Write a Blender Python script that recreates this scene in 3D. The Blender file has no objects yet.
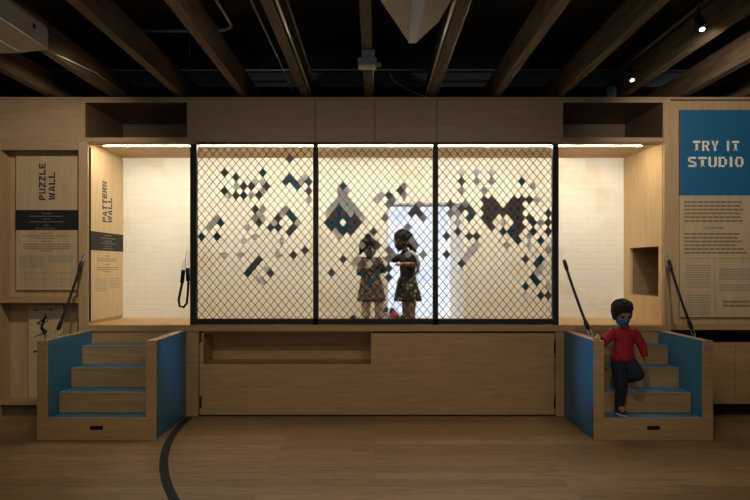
import bpy, bmesh, math, random
from mathutils import Vector, Matrix
random.seed(4)
D = bpy.data; SC = bpy.context.scene; COL = SC.collection
# ------------------------------------------------------------------ camera
cd = D.cameras.new('camera'); cam = D.objects.new('camera', cd); COL.objects.link(cam)
cam.location = (0, -7.2, 1.49); cam.rotation_euler = (math.pi/2, 0, 0)
cd.sensor_width = 36; cd.lens = 34.56; cd.shift_y = 17/750; cd.clip_end = 60
SC.camera = cam
# ------------------------------------------------------------------ world, lights, exposure
w = D.worlds.new('world'); SC.world = w; w.use_nodes = True
w.node_tree.nodes['Background'].inputs[0].default_value = (0.6, 0.7, 0.9, 1)
w.node_tree.nodes['Background'].inputs[1].default_value = 0.006
SC.view_settings.view_transform = 'Standard'; SC.view_settings.look = 'None'
SC.view_settings.gamma = 1; SC.view_settings.use_curve_mapping = False
SC.view_settings.exposure = 0.0
LED_POWER = 185.0
PANE_POWER = 1.1
def aim(o, tgt):
    o.rotation_euler = (Vector(tgt) - o.location).to_track_quat('-Z', 'Y').to_euler()
def area(name, loc, tgt, sx, sy, power, col):
    l = D.lights.new(name, 'AREA'); l.shape = 'RECTANGLE'; l.size = sx; l.size_y = sy; l.energy = power; l.color = col
    o = D.objects.new(name, l); COL.objects.link(o); o.location = loc; aim(o, tgt); return o
def spot(name, loc, tgt, power, col, ang, blend=0.8, r=0.05):
    l = D.lights.new(name, 'SPOT'); l.energy = power; l.color = col; l.spot_size = math.radians(ang); l.spot_blend = blend
    l.shadow_soft_size = r
    o = D.objects.new(name, l); COL.objects.link(o); o.location = loc; aim(o, tgt); return o
WARM = (1.0, 0.88, 0.72)
area('front_fill', (0, -9.4, 2.1), (0, 0, 0.9), 6.0, 2.0, 30, (0.95, 0.97, 1.0))  # added fill from behind the camera; the rear wall has no windows
spot('spot_sign', (2.34, -2.2, 3.10), (3.6, 0, 2.35), 110, (1.0, 0.90, 0.76), 75)
spot('spot_left_bay', (-2.0, -2.0, 3.10), (-3.4, 0, 2.0), 105, (1.0, 0.88, 0.70), 75)
spot('spot_stage_left', (-1.1, -4.0, 3.15), (-.9, -.6, 0.2), 66, WARM, 85)
spot('spot_stage_right', (1.1, -4.0, 3.15), (.9, -.6, 0.2), 66, WARM, 85)
spot('spot_floor_left', (-2.6, -5.0, 3.15), (-2.6, -2.0, 0), 38, WARM, 90)
spot('spot_floor_right', (2.6, -5.0, 3.15), (2.6, -2.0, 0), 38, WARM, 90)
spot('fascia_fill_left', (-1.0, -3.6, 3.12), (-1.0, 0, 2.95), 24, WARM, 50, 1.0)  # added fill without a fixture, lifts the left fascia
spot('fascia_fill_right', (1.0, -3.6, 3.12), (1.0, 0, 2.95), 24, WARM, 50, 1.0)  # added fill without a fixture, lifts the right fascia
spot('stair_fill_cool', (-0.9, -1.7, 3.15), (1.88, -0.78, 0.66), 180, (0.40, 0.64, 1.0), 13, 1.0)  # added cool fill without a fixture, brightens the right unit's blue side
spot('stair_fill_cool_left', (0.9, -1.7, 3.15), (-1.88, -0.5, 0.66), 120, (0.40, 0.64, 1.0), 13, 1.0)  # added cool fill for the left unit's blue side, no fixture

# ------------------------------------------------------------------ materials
def hexl(h):
    v = [int(h[i:i+2], 16)/255 for i in (0, 2, 4)]
    return tuple(((c/12.92) if c <= .04045 else ((c+.055)/1.055)**2.4) for c in v) + (1,)
def newmat(name):
    m = D.materials.new(name); m.use_nodes = True
    return m, m.node_tree, m.node_tree.nodes['Principled BSDF']
def plain(name, col, rough=.6, metal=0, noise=.0, nscale=30, bump=0):
    m, t, b = newmat(name)
    if len(col) == 3: col = (*col, 1)
    b.inputs['Base Color'].default_value = col; b.inputs['Roughness'].default_value = rough; b.inputs['Metallic'].default_value = metal
    if noise or bump:
        tc = t.nodes.new('ShaderNodeTexCoord'); n = t.nodes.new('ShaderNodeTexNoise'); n.inputs['Scale'].default_value = nscale
        n.inputs['Detail'].default_value = 5
        t.links.new(tc.outputs['Object'], n.inputs['Vector'])
        if noise:
            r = t.nodes.new('ShaderNodeValToRGB')
            r.color_ramp.elements[0].position = .3; r.color_ramp.elements[1].position = .7
            r.color_ramp.elements[0].color = tuple(c*(1-noise) for c in col[:3]) + (1,)
            r.color_ramp.elements[1].color = tuple(min(1, c*(1+noise)) for c in col[:3]) + (1,)
            t.links.new(n.outputs['Fac'], r.inputs['Fac']); t.links.new(r.outputs['Color'], b.inputs['Base Color'])
        if bump:
            bp = t.nodes.new('ShaderNodeBump'); bp.inputs['Strength'].default_value = bump; bp.inputs['Distance'].default_value = .01
            t.links.new(n.outputs['Fac'], bp.inputs['Height']); t.links.new(bp.outputs['Normal'], b.inputs['Normal'])
    return m
def wood(name, c1, c2, sc=(1.2, 14, 14), rough=.5, bump=.05, detail=6):
    """long soft grain along the axis with the small scale"""
    m, t, b = newmat(name); b.inputs['Roughness'].default_value = rough
    tc = t.nodes.new('ShaderNodeTexCoord'); mp = t.nodes.new('ShaderNodeMapping'); mp.inputs['Scale'].default_value = sc
    n = t.nodes.new('ShaderNodeTexNoise'); n.inputs['Scale'].default_value = 2.2; n.inputs['Detail'].default_value = detail; n.inputs['Distortion'].default_value = .6
    r = t.nodes.new('ShaderNodeValToRGB'); r.color_ramp.elements[0].position = .3; r.color_ramp.elements[1].position = .72
    r.color_ramp.elements[0].color = (*c1, 1); r.color_ramp.elements[1].color = (*c2, 1)
    t.links.new(tc.outputs['Object'], mp.inputs['Vector']); t.links.new(mp.outputs['Vector'], n.inputs['Vector'])
    t.links.new(n.outputs['Fac'], r.inputs['Fac']); t.links.new(r.outputs['Color'], b.inputs['Base Color'])
    bp = t.nodes.new('ShaderNodeBump'); bp.inputs['Strength'].default_value = bump; bp.inputs['Distance'].default_value = .004
    t.links.new(n.outputs['Fac'], bp.inputs['Height']); t.links.new(bp.outputs['Normal'], b.inputs['Normal'])
    return m
M = {}
M['ply_h'] = wood('plywood_across', (.40, .24, .096), (.51, .32, .140), (1.1, 9, 13))
M['ply_v'] = wood('plywood_upright', (.42, .28, .14), (.52, .36, .19), (10, 10, 1.0))
M['ply_top'] = wood('plywood_fascia', (.36, .24, .135), (.44, .30, .175), (1.1, 9, 13))
M['ply_edge'] = wood('plywood_edge', (.33, .21, .10), (.52, .36, .20), (1.5, 30, 60))
M['ply_sign'] = wood('pale_birch', (.50, .365, .205), (.60, .45, .27), (9, 9, 1.1))
M['ply_shaded'] = wood('shaded_cubby_ply', (.16, .10, .05), (.22, .14, .075), (1.1, 9, 13))  # ply darkened so its colour carries the shade inside the cubbies
M['beam'] = wood('old_timber', (.07, .044, .023), (.19, .125, .068), (16, .8, 12), .8, .3)
M['black_metal'] = plain('black_powder_coat', (.005, .005, .006), .6)
M['black_gap'] = plain('black_and_shade', (.006, .006, .006), .9)  # flat black, also puts the shade of gaps and slots into colour
M['wire'] = plain('dark_vinyl_wire', (.005, .005, .005), .9); M['wire'].node_tree.nodes['Principled BSDF'].inputs['Specular IOR Level'].default_value = .05
M['blue'] = plain('blue_laminate', (.018, .15, .28), .38, 0, .05, 6)
M['signblue'] = plain('blue_sign_print', (.012, .125, .26), .5)
M['black_print'] = plain('black_print', (.012, .012, .012), .9)
M['navy_print'] = plain('navy_lettering', (.012, .02, .032), .6)
M['cream_print'] = plain('cream_lettering', (.88, .84, .72), .6)
M['grey_print'] = plain('fine_grey_print', (.20, .15, .09), .7)
M['blue_print'] = plain('fine_bluegrey_print', (.25, .25, .21), .7)
M['pale_print'] = plain('fine_pale_print', (.20, .18, .15), .7)
M['steel'] = plain('bright_zinc', (.62, .60, .56), .3, .9)
M['conduit'] = plain('galvanised_conduit', (.34, .33, .31), .45, .5)
M['conduit_dim'] = plain('painted_conduit', (.12, .11, .10), .6)
M['duct'] = plain('dark_steel_beam', (.10, .125, .17), .5)
M['white_plastic'] = plain('white_casing', (.58, .56, .54), .45)
M['cream_casing'] = plain('cream_casing', (.38, .345, .30), .5)
M['grey_casing'] = plain('grey_casing', (.40, .42, .45), .4)
M['rope'] = plain('black_rope', (.006, .006, .006), .95, 0, .3, 200, .4)
M['ceiling'] = wood('black_ceiling_boards', (.016, .014, .013), (.036, .030, .026), (12, .8, 6), .9, .3)
M['dark_wall'] = plain('dark_painted_wall', (.016, .017, .021), .9)
M['plaster'] = plain('grey_plaster', (.20, .19, .18), .9, 0, .1, 3)
M['shelf_grey'] = plain('perforated_dark', (.10, .07, .04), .8)

def emit(name, col, s):
    m, t, b = newmat(name); b.inputs['Base Color'].default_value = (.8, .8, .8, 1)
    b.inputs['Emission Color'].default_value = (*col, 1); b.inputs['Emission Strength'].default_value = s
    return m
M['led'] = emit('warm_led', (1.0, .92, .69), LED_POWER)
M['lens'] = emit('lamp_lens', (1.0, .96, .9), 6)
def pane_mat():
    m, t, b = newmat('frosted_daylight_glass')
    tc = t.nodes.new('ShaderNodeTexCoord'); n = t.nodes.new('ShaderNodeTexNoise'); n.inputs['Scale'].default_value = 3.2; n.inputs['Detail'].default_value = 3
    r = t.nodes.new('ShaderNodeValToRGB'); r.color_ramp.elements[0].color = (.56, .66, .92, 1); r.color_ramp.elements[1].color = (.95, .97, 1, 1)
    r.color_ramp.elements[0].position = .3; r.color_ramp.elements[1].position = .6
    t.links.new(tc.outputs['Object'], n.inputs['Vector']); t.links.new(n.outputs['Fac'], r.inputs['Fac'])
    t.links.new(r.outputs['Color'], b.inputs['Emission Color']); b.inputs['Emission Strength'].default_value = PANE_POWER
    b.inputs['Base Color'].default_value = (.04, .045, .05, 1); b.inputs['Roughness'].default_value = .5
    return m
M['pane'] = pane_mat()
def brick():
    m, t, b = newmat('white_painted_brick'); b.inputs['Roughness'].default_value = .7
    tc = t.nodes.new('ShaderNodeTexCoord'); sp = t.nodes.new('ShaderNodeSeparateXYZ'); cb = t.nodes.new('ShaderNodeCombineXYZ')
    t.links.new(tc.outputs['Object'], sp.inputs[0]); t.links.new(sp.outputs['X'], cb.inputs['X']); t.links.new(sp.outputs['Z'], cb.inputs['Y'])
    k = t.nodes.new('ShaderNodeTexBrick'); k.inputs['Scale'].default_value = 1; k.inputs['Brick Width'].default_value = .21; k.inputs['Row Height'].default_value = .066
    k.inputs['Mortar Size'].default_value = .006; k.inputs['Mortar Smooth'].default_value = .6
    k.inputs['Color1'].default_value = (.82, .80, .75, 1); k.inputs['Color2'].default_value = (.79, .77, .72, 1); k.inputs['Mortar'].default_value = (.77, .75, .70, 1)
    n = t.nodes.new('ShaderNodeTexNoise'); n.inputs['Scale'].default_value = 24; n.inputs['Detail'].default_value = 6
    t.links.new(cb.outputs[0], n.inputs['Vector'])
    t.links.new(cb.outputs[0], k.inputs['Vector'])
    # a soft brown stain running down one part of the paint
    st = t.nodes.new('ShaderNodeMapping'); st.inputs['Location'].default_value = (1.80*1.0, -.02, 0); st.inputs['Scale'].default_value = (1, 1, 1)
    n2 = t.nodes.new('ShaderNodeTexNoise'); n2.inputs['Scale'].default_value = 2.2; n2.inputs['Detail'].default_value = 4
    t.links.new(cb.outputs[0], n2.inputs['Vector'])
    r2 = t.nodes.new('ShaderNodeValToRGB'); r2.color_ramp.elements[0].position = .56; r2.color_ramp.elements[1].position = .74
    r2.color_ramp.elements[0].color = (1, 1, 1, 1); r2.color_ramp.elements[1].color = (.86, .76, .58, 1)
    t.links.new(n2.outputs['Fac'], r2.inputs['Fac'])
    mx = t.nodes.new('ShaderNodeMix'); mx.data_type = 'RGBA'; mx.blend_type = 'MULTIPLY'; mx.inputs['Factor'].default_value = .8
    t.links.new(k.outputs['Color'], mx.inputs['A']); t.links.new(r2.outputs['Color'], mx.inputs['B'])
    t.links.new(mx.outputs['Result'], b.inputs['Base Color'])
    ad = t.nodes.new('ShaderNodeMath'); ad.operation = 'MULTIPLY_ADD'; ad.inputs[1].default_value = -1.0
    t.links.new(k.outputs['Fac'], ad.inputs[0]); t.links.new(n.outputs['Fac'], ad.inputs[2])
    bp = t.nodes.new('ShaderNodeBump'); bp.inputs['Strength'].default_value = .30; bp.inputs['Distance'].default_value = .008
    t.links.new(ad.outputs[0], bp.inputs['Height']); t.links.new(bp.outputs['Normal'], b.inputs['Normal'])
    return m
M['brick'] = brick()
def oak():
    m, t, b = newmat('oak_plank_floor'); b.inputs['Roughness'].default_value = .42
    tc = t.nodes.new('ShaderNodeTexCoord')
    k = t.nodes.new('ShaderNodeTexBrick'); k.inputs['Scale'].default_value = 1; k.inputs['Brick Width'].default_value = 2.1; k.inputs['Row Height'].default_value = .165
    k.inputs['Mortar Size'].default_value = .0016; k.inputs['Mortar Smooth'].default_value = .2; k.offset = .37; k.inputs['Bias'].default_value = 0
    k.inputs['Color1'].default_value = (.36, .222, .104, 1); k.inputs['Color2'].default_value = (.22, .128, .058, 1); k.inputs['Mortar'].default_value = (.10, .06, .03, 1)
    t.links.new(tc.outputs['Object'], k.inputs['Vector'])
    mp = t.nodes.new('ShaderNodeMapping'); mp.inputs['Scale'].default_value = (1.5, 15, 1)
    n = t.nodes.new('ShaderNodeTexNoise'); n.inputs['Scale'].default_value = 2.4; n.inputs['Detail'].default_value = 7; n.inputs['Distortion'].default_value = .8
    t.links.new(tc.outputs['Object'], mp.inputs['Vector']); t.links.new(mp.outputs[0], n.inputs['Vector'])
    r = t.nodes.new('ShaderNodeValToRGB'); r.color_ramp.elements[0].position = .27; r.color_ramp.elements[1].position = .52
    r.color_ramp.elements[0].color = (.34, .28, .23, 1); r.color_ramp.elements[1].color = (1, 1, 1, 1)
    t.links.new(n.outputs['Fac'], r.inputs['Fac'])
    mx = t.nodes.new('ShaderNodeMix'); mx.data_type = 'RGBA'; mx.blend_type = 'MULTIPLY'; mx.inputs['Factor'].default_value = .85
    t.links.new(k.outputs['Color'], mx.inputs['A']); t.links.new(r.outputs['Color'], mx.inputs['B'])
    t.links.new(mx.outputs['Result'], b.inputs['Base Color'])
    bp = t.nodes.new('ShaderNodeBump'); bp.inputs['Strength'].default_value = .06
    t.links.new(n.outputs['Fac'], bp.inputs['Height']); t.links.new(bp.outputs['Normal'], b.inputs['Normal'])
    return m
M['oak'] = oak()
def tilemat(name, col, tr):
    m, t, b = newmat(name); b.inputs['Base Color'].default_value = (*col, 1); b.inputs['Roughness'].default_value = .35
    out = t.nodes['Material Output']; tl = t.nodes.new('ShaderNodeBsdfTranslucent'); tl.inputs[0].default_value = (*col, 1)
    mx = t.nodes.new('ShaderNodeMixShader'); mx.inputs[0].default_value = tr
    t.links.new(b.outputs[0], mx.inputs[1]); t.links.new(tl.outputs[0], mx.inputs[2]); t.links.new(mx.outputs[0], out.inputs['Surface'])
    return m
M['t_d'] = tilemat('charcoal_tile', (.21, .185, .185), .28)
M['t_t'] = tilemat('teal_tile', (.008, .165, .26), .25)
M['t_g'] = tilemat('pale_grey_tile', (.82, .85, .90), .8)
M['t_m'] = tilemat('mid_grey_tile', (.66, .68, .72), .68)
M['t_w'] = tilemat('white_tile', (.94, .96, .99), .85)
# clothing and skin
M['skin'] = plain('child_skin', (.36, .19, .12), .55, 0, .06, 20)
M['skin_dark'] = plain('child_skin_brown', (.26, .13, .08), .55, 0, .06, 20)
M['hair'] = plain('dark_hair', (.010, .009, .009), .85, 0, .4, 90, .6)
M['hair_brown'] = plain('brown_hair', (.018, .011, .009), .85, 0, .4, 90, .6)
M['red'] = plain('red_knit', (.36, .012, .018), .85, 0, .15, 60, .2)
M['navy'] = plain('navy_cotton', (.012, .013, .024), .85, 0, .2, 40, .2)
M['mask_blue'] = plain('blue_patterned_mask', (.03, .14, .42), .8, 0, .55, 45)
M['mask_dark'] = plain('dark_mask', (.03, .03, .038), .8)
M['mask_grey'] = plain('grey_mask', (.20, .22, .25), .8)
M['beige'] = plain('beige_leggings', (.56, .51, .44), .85, 0, .15, 30)
M['leggings'] = plain('mottled_leggings', (.28, .25, .19), .85, 0, .5, 45)
M['white_shoe'] = plain('white_rubber', (.65, .64, .6), .6)
M['dark_shoe'] = plain('dark_canvas', (.03, .026, .028), .7)
M['mauve_shoe'] = plain('mauve_shoe', (.22, .12, .16), .7)
M['eye'] = plain('eye', (.02, .012, .01), .15)
M['grey_scarf'] = plain('pale_grey_cloth', (.42, .43, .46), .85, 0, .2, 25)
M['purple_cloth'] = plain('dark_purple_cloth', (.06, .05, .14), .9)
M['pink_cloth'] = plain('pink_cloth', (.55, .13, .17), .9, 0, .3, 30)
M['white_cloth'] = plain('white_cloth', (.75, .76, .78), .9)
def dots(name, base, dot, scale, thr=.28):
    m, t, b = newmat(name); b.inputs['Roughness'].default_value = .85
    tc = t.nodes.new('ShaderNodeTexCoord'); v = t.nodes.new('ShaderNodeTexVoronoi'); v.inputs['Scale'].default_value = scale
    r = t.nodes.new('ShaderNodeValToRGB'); r.color_ramp.interpolation = 'CONSTANT'
    r.color_ramp.elements[0].color = (*dot, 1); r.color_ramp.elements[1].color = (*base, 1); r.color_ramp.elements[1].position = thr
    t.links.new(tc.outputs['Object'], v.inputs['Vector']); t.links.new(v.outputs['Distance'], r.inputs['Fac']); t.links.new(r.outputs['Color'], b.inputs['Base Color'])
    return m
M['skirt'] = dots('black_skirt_yellow_flowers', (.03, .028, .032), (.36, .33, .17), 19, .33)
M['dress'] = dots('brown_dress_printed', (.105, .075, .07), (.28, .22, .21), 40, .36)

# ------------------------------------------------------------------ mesh helpers
def px(x, y, Y):
    """world point seen at photo pixel (x, y) on the plane at depth Y"""
    s = 720/(7.2+Y)
    return Vector(((x-375)/s, Y, 1.49-(y-267)/s))
class MB:
    def __init__(s): s.v = []; s.f = []
    def add(s, vs, fs):
        k = len(s.v); s.v += [Vector(p) for p in vs]; s.f += [tuple(i+k for i in f) for f in fs]
    def box(s, x0, x1, y0, y1, z0, z1):
        if x0 > x1: x0, x1 = x1, x0
        if y0 > y1: y0, y1 = y1, y0
        if z0 > z1: z0, z1 = z1, z0
        s.add([(x0,y0,z0),(x1,y0,z0),(x1,y1,z0),(x0,y1,z0),(x0,y0,z1),(x1,y0,z1),(x1,y1,z1),(x0,y1,z1)],
              [(0,3,2,1),(4,5,6,7),(0,1,5,4),(1,2,6,5),(2,3,7,6),(3,0,4,7)]); return s
    def prism(s, pts, off):
        """closed prism: polygon pts (3D, any winding) pushed along off"""
        n = len(pts); a = [Vector(p) for p in pts]; b = [p+Vector(off) for p in a]
        s.add(a+b, [tuple(range(n-1, -1, -1)), tuple(range(n, 2*n))]+[(i, (i+1) % n, n+(i+1) % n, n+i) for i in range(n)]); return s
    def tube(s, pts, r, n=8, closed=False):
        pts = [Vector(p) for p in pts]; m = len(pts); rings = []; up = Vector((0, 0, 1)); prev = None
        rr = r if isinstance(r, (list, tuple)) else [r]*m
        for i, p in enumerate(pts):
            a = pts[(i-1) % m] if (closed or i > 0) else p; b = pts[(i+1) % m] if (closed or i < m-1) else p
            t = (b-a).normalized()
            if prev is None:
                x = t.cross(up if abs(t.z) < .9 else Vector((1, 0, 0))).normalized()
            else:
                x = (prev - t*prev.dot(t)).normalized()
            prev = x; y = t.cross(x)
            rings.append([p+(x*math.cos(q*2*math.pi/n)+y*math.sin(q*2*math.pi/n))*rr[i] for q in range(n)])
        vs = [v for g in rings for v in g]; fs = []
        for i in range(m if closed else m-1):
            j = (i+1) % m
            fs += [(i*n+q, i*n+(q+1) % n, j*n+(q+1) % n, j*n+q) for q in range(n)]
        if not closed: fs += [tuple(range(n-1, -1, -1)), tuple(range((m-1)*n, m*n))]
        s.add(vs, fs); return s
    def cyl(s, p0, p1, r0, r1=None, n=16):
        return s.tube([p0, p1], [r0, r0 if r1 is None else r1], n)
    def ell(s, c, rad, R=None, nu=14, nv=9):
        c = Vector(c); rad = (rad,)*3 if isinstance(rad, (int, float)) else rad; vs = []; fs = []
        for i in range(1, nv):
            th = math.pi*i/nv
            for j in range(nu):
                ph = 2*math.pi*j/nu
                p = Vector((rad[0]*math.sin(th)*math.cos(ph), rad[1]*math.sin(th)*math.sin(ph), rad[2]*math.cos(th)))
                vs.append(c+(R @ p if R else p))
        top = Vector((0, 0, rad[2])); bot = -top
        vs += [c+(R @ top if R else top), c+(R @ bot if R else bot)]; T = len(vs)-2; B = T+1
        for i in range(nv-2):
            for j in range(nu):
                fs.append((i*nu+j, (i+1)*nu+j, (i+1)*nu+(j+1) % nu, i*nu+(j+1) % nu))
        for j in range(nu):
            fs.append((T, j, (j+1) % nu)); fs.append((B, (nv-2)*nu+(j+1) % nu, (nv-2)*nu+j))
        s.add(vs, fs); return s
    def cap(s, p0, r0, p1, r1, n=12):
        p0 = Vector(p0); p1 = Vector(p1)
        s.ell(p0, r0, None, n, 8); s.ell(p1, r1, None, n, 8)
        if (p1-p0).length > 1e-4: s.tube([p0, p1], [r0*.995, r1*.995], n)
        return s
    def chain(s, pts):
        for (a, ra), (b, rb) in zip(pts[:-1], pts[1:]): s.cap(a, ra, b, rb)
        return s
    def xform(s, mat):
        s.v = [mat @ p for p in s.v]; return s
    def build(s, name, mat, parent=None, smooth=False, bevel=0, loc=None):
        me = D.meshes.new(name)
        if parent is not None: o0 = world_loc(parent)
        elif loc is not None: o0 = Vector(loc)
        else:
            xs = [p.x for p in s.v]; ys = [p.y for p in s.v]; zs = [p.z for p in s.v]
            o0 = Vector(((min(xs)+max(xs))/2, (min(ys)+max(ys))/2, min(zs)))
        me.from_pydata([tuple(p-o0) for p in s.v], [], s.f); me.update()
        bm = bmesh.new(); bm.from_mesh(me); bmesh.ops.recalc_face_normals(bm, faces=bm.faces); bm.to_mesh(me); bm.free()
        me.materials.append(M[mat])
        if smooth:
            for p in me.polygons: p.use_smooth = True
        o = D.objects.new(name, me); COL.objects.link(o)
        if parent is not None: o.parent = parent
        else: o.location = o0
        if bevel:
            md = o.modifiers.new('bevel', 'BEVEL'); md.width = bevel; md.segments = 2; md.limit_method = 'ANGLE'
        return o
    def blob(s, name, mat, parent, voxel=.005, it=4):
        o = s.build(name, mat, parent, smooth=True)
        r = o.modifiers.new('skin', 'REMESH'); r.mode = 'VOXEL'; r.voxel_size = voxel; r.use_smooth_shade = True
        if it:
            k = o.modifiers.new('soft', 'SMOOTH'); k.iterations = it; k.factor = .5
        return o
def world_loc(o):
    v = Vector(o.location)
    while o.parent: o = o.parent; v += o.location
    return v
def tag(o, label, cat, group=None):
    o['label'] = label; o['category'] = cat
    if group: o['group'] = group
    return o
def thing(name, loc, label, cat, group=None):
    o = D.objects.new(name, None); COL.objects.link(o); o.location = loc; o.empty_display_size = .1
    return tag(o, label, cat, group)
def struct(o): o['kind'] = 'structure'; return o

# ================================================================== the room shell
struct(MB().box(-4.7, 4.7, -9.6, 1.6, -.1, 0).build('floor', 'oak', loc=(0, 0, 0)))
struct(MB().box(-4.7, 4.7, -9.6, 1.6, 3.95, 4.05).build('ceiling', 'ceiling'))
struct(MB().box(-4.8, -4.7, -9.6, 1.6, 0, 3.95).build('wall_left', 'plaster'))
struct(MB().box(4.7, 4.8, -9.6, 1.6, 0, 3.95).build('wall_right', 'plaster'))
struct(MB().box(-4.7, 4.7, -9.7, -9.6, 0, 3.95).build('wall_rear', 'plaster'))
# white painted brick wall at the back of the alcove, with the window opening
YB = .98
wx0, wx1 = (387-375)/88.02, (464-375)/88.02           # opening in the wall face
wtop = 1.49+(267-203)/88.02
DECK = .91
b = MB()
b.box(-4.7, wx0, YB, YB+.4, 0, 2.74); b.box(wx1, 4.7, YB, YB+.4, 0, 2.74)
b.box(wx0, wx1, YB, YB+.4, wtop, 2.74); b.box(wx0, wx1, YB, YB+.4, 0, DECK)
struct(b.build('wall_back', 'brick', loc=(0, YB, 0)))
struct(MB().box(-4.7, 4.7, 1.15, 1.25, 2.74, 3.95).build('wall_upper', 'dark_wall'))
win = D.objects.new('window_1', None); COL.objects.link(win); win.location = ((wx0+wx1)/2, YB+.3, DECK); struct(win)
wi = .745+.14
MB().box(wx0, wi, YB+.30, YB+.32, DECK, wtop).build('pane', 'pane', win)
MB().prism([(wx1, YB, DECK), (wx1, YB+.34, DECK), (wi, YB+.34, DECK), (wi, YB+.28, DECK)], (0, 0, wtop-DECK)).build('jamb', 'white_cloth', win)
fr = MB(); fr.box(wx0, wx0+.02, YB+.25, YB+.30, DECK, wtop)
fr.box(wx0, wi, YB+.25, YB+.30, wtop-.02, wtop); fr.build('frame', 'white_cloth', win)

XL, XR, ZT = -2.87, 2.89, 2.73
# alcove lining
struct(MB().box(XL-.02, XL, .02, YB, DECK, ZT).build('wall_alcove_left', 'ply_v'))
hy0, hy1, hz0, hz1 = .10, .81, 1.186, 1.70       # cut-out in the right lining
a = MB(); x1 = XR+.03
a.box(XR, x1, .02, hy0, DECK, ZT); a.box(XR, x1, hy1, YB, DECK, ZT); a.box(XR, x1, hy0, hy1, DECK, hz0); a.box(XR, x1, hy0, hy1, hz1, ZT)
def splay(m):
    m.v = [Vector((p.x-.012-.052*(min(max(p.y, .02), YB)-.02)/.96, p.y, p.z)) for p in m.v]; return m
struct(splay(a).build('wall_alcove_right', 'ply_v'))
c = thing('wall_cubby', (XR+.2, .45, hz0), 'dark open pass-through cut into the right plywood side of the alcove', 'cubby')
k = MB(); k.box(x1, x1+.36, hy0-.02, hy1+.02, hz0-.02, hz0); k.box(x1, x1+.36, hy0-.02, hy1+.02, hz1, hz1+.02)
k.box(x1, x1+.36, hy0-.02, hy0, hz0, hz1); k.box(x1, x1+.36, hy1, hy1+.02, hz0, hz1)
splay(k).build('lining', 'ply_shaded', c); MB().box(x1+.36, x1+.38, hy0-.02, hy1+.02, hz0-.02, hz1+.02).build('back_panel', 'ply_shaded', c)
struct(MB().box(XL-.02, XR+.03, .14, YB, ZT, ZT+.01).build('ceiling_alcove', 'ply_h'))
struct(MB().box(XL-.02, XR+.03, .02, .06, ZT, ZT+.01).build('trim_1', 'ply_h'))
led = thing('light_strip', (0, .10, ZT), 'long warm glowing light strip along the front of the alcove ceiling', 'light strip')
MB().box(-2.745, 2.70, .088, .100, ZT-.014, ZT+.004).build('diffuser', 'led', led)
h = MB(); h.box(XL, XR, .06, .086, ZT-.0105, ZT+.01); h.box(XL, XR, .102, .14, ZT-.004, ZT+.01); h.box(XL, XR, .06, .14, ZT+.004, ZT+.01); h.build('channel', 'ply_h', led)

# ------------------------------------------------------------------ row of overhead panels and cubbies
ZF0, ZF1 = 2.74, 3.165
struct(MB().box(-4.7, 4.7, -.012, .35, ZF1, ZF1+.022).build('trim_2', 'ply_top'))
segs = [(-3.80, -2.93, 'plywood panel above the vertical puzzle sign'),
        (-1.85, -.602, 'plywood fascia panel above the left mesh panel'), (-.598, -.002, 'plywood fascia panel over left half of middle mesh panel'),
        (.002, .618, 'plywood fascia panel over right half of middle mesh panel'), (.622, 1.85, 'plywood fascia panel above the right mesh panel')]
for x0, x1_, lb in segs:
    tag(MB().box(x0, x1_, 0, .02, ZF0, ZF1).build('fascia_panel', 'ply_top', bevel=.002), lb, 'panel', 'overhead fascia panels')
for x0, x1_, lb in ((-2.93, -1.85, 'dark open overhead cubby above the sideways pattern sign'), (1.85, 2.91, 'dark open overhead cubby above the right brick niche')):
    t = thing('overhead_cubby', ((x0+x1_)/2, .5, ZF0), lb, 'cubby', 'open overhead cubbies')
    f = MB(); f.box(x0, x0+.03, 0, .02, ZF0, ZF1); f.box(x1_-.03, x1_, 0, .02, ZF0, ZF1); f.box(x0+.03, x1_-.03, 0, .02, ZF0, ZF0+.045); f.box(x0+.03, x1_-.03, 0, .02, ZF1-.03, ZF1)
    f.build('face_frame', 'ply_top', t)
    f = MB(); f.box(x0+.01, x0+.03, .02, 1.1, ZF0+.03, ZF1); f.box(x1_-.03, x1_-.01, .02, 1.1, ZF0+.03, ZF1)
    f.box(x0+.03, x1_-.03, .02, 1.1, ZF0+.025, ZF0+.045); f.box(x0+.03, x1_-.03, .02, 1.1, ZF1-.03, ZF1-.01); f.build('box_lining', 'ply_shaded', t)
    MB().box(x0+.01, x1_-.01, 1.1, 1.12, ZF0+.02, ZF1).build('back_panel', 'ply_shaded', t)

# ------------------------------------------------------------------ uprights (trim) and side walls of the front
struct(MB().box(-2.95, XL, -.004, .022, 0, ZF0).build('trim_3', 'ply_v'))
struct(MB().box(XR, 2.955, -.004, .022, 0, 3.165).build('trim_4', 'ply_v'))
struct(MB().box(-4.7, -3.80, 0, .1, 0, 3.165).build('wall_front_left', 'ply_v'))
struct(MB().box(2.955, 4.7, .07, .1, .915, 3.165).build('wall_front_right', 'ply_v'))

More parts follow.
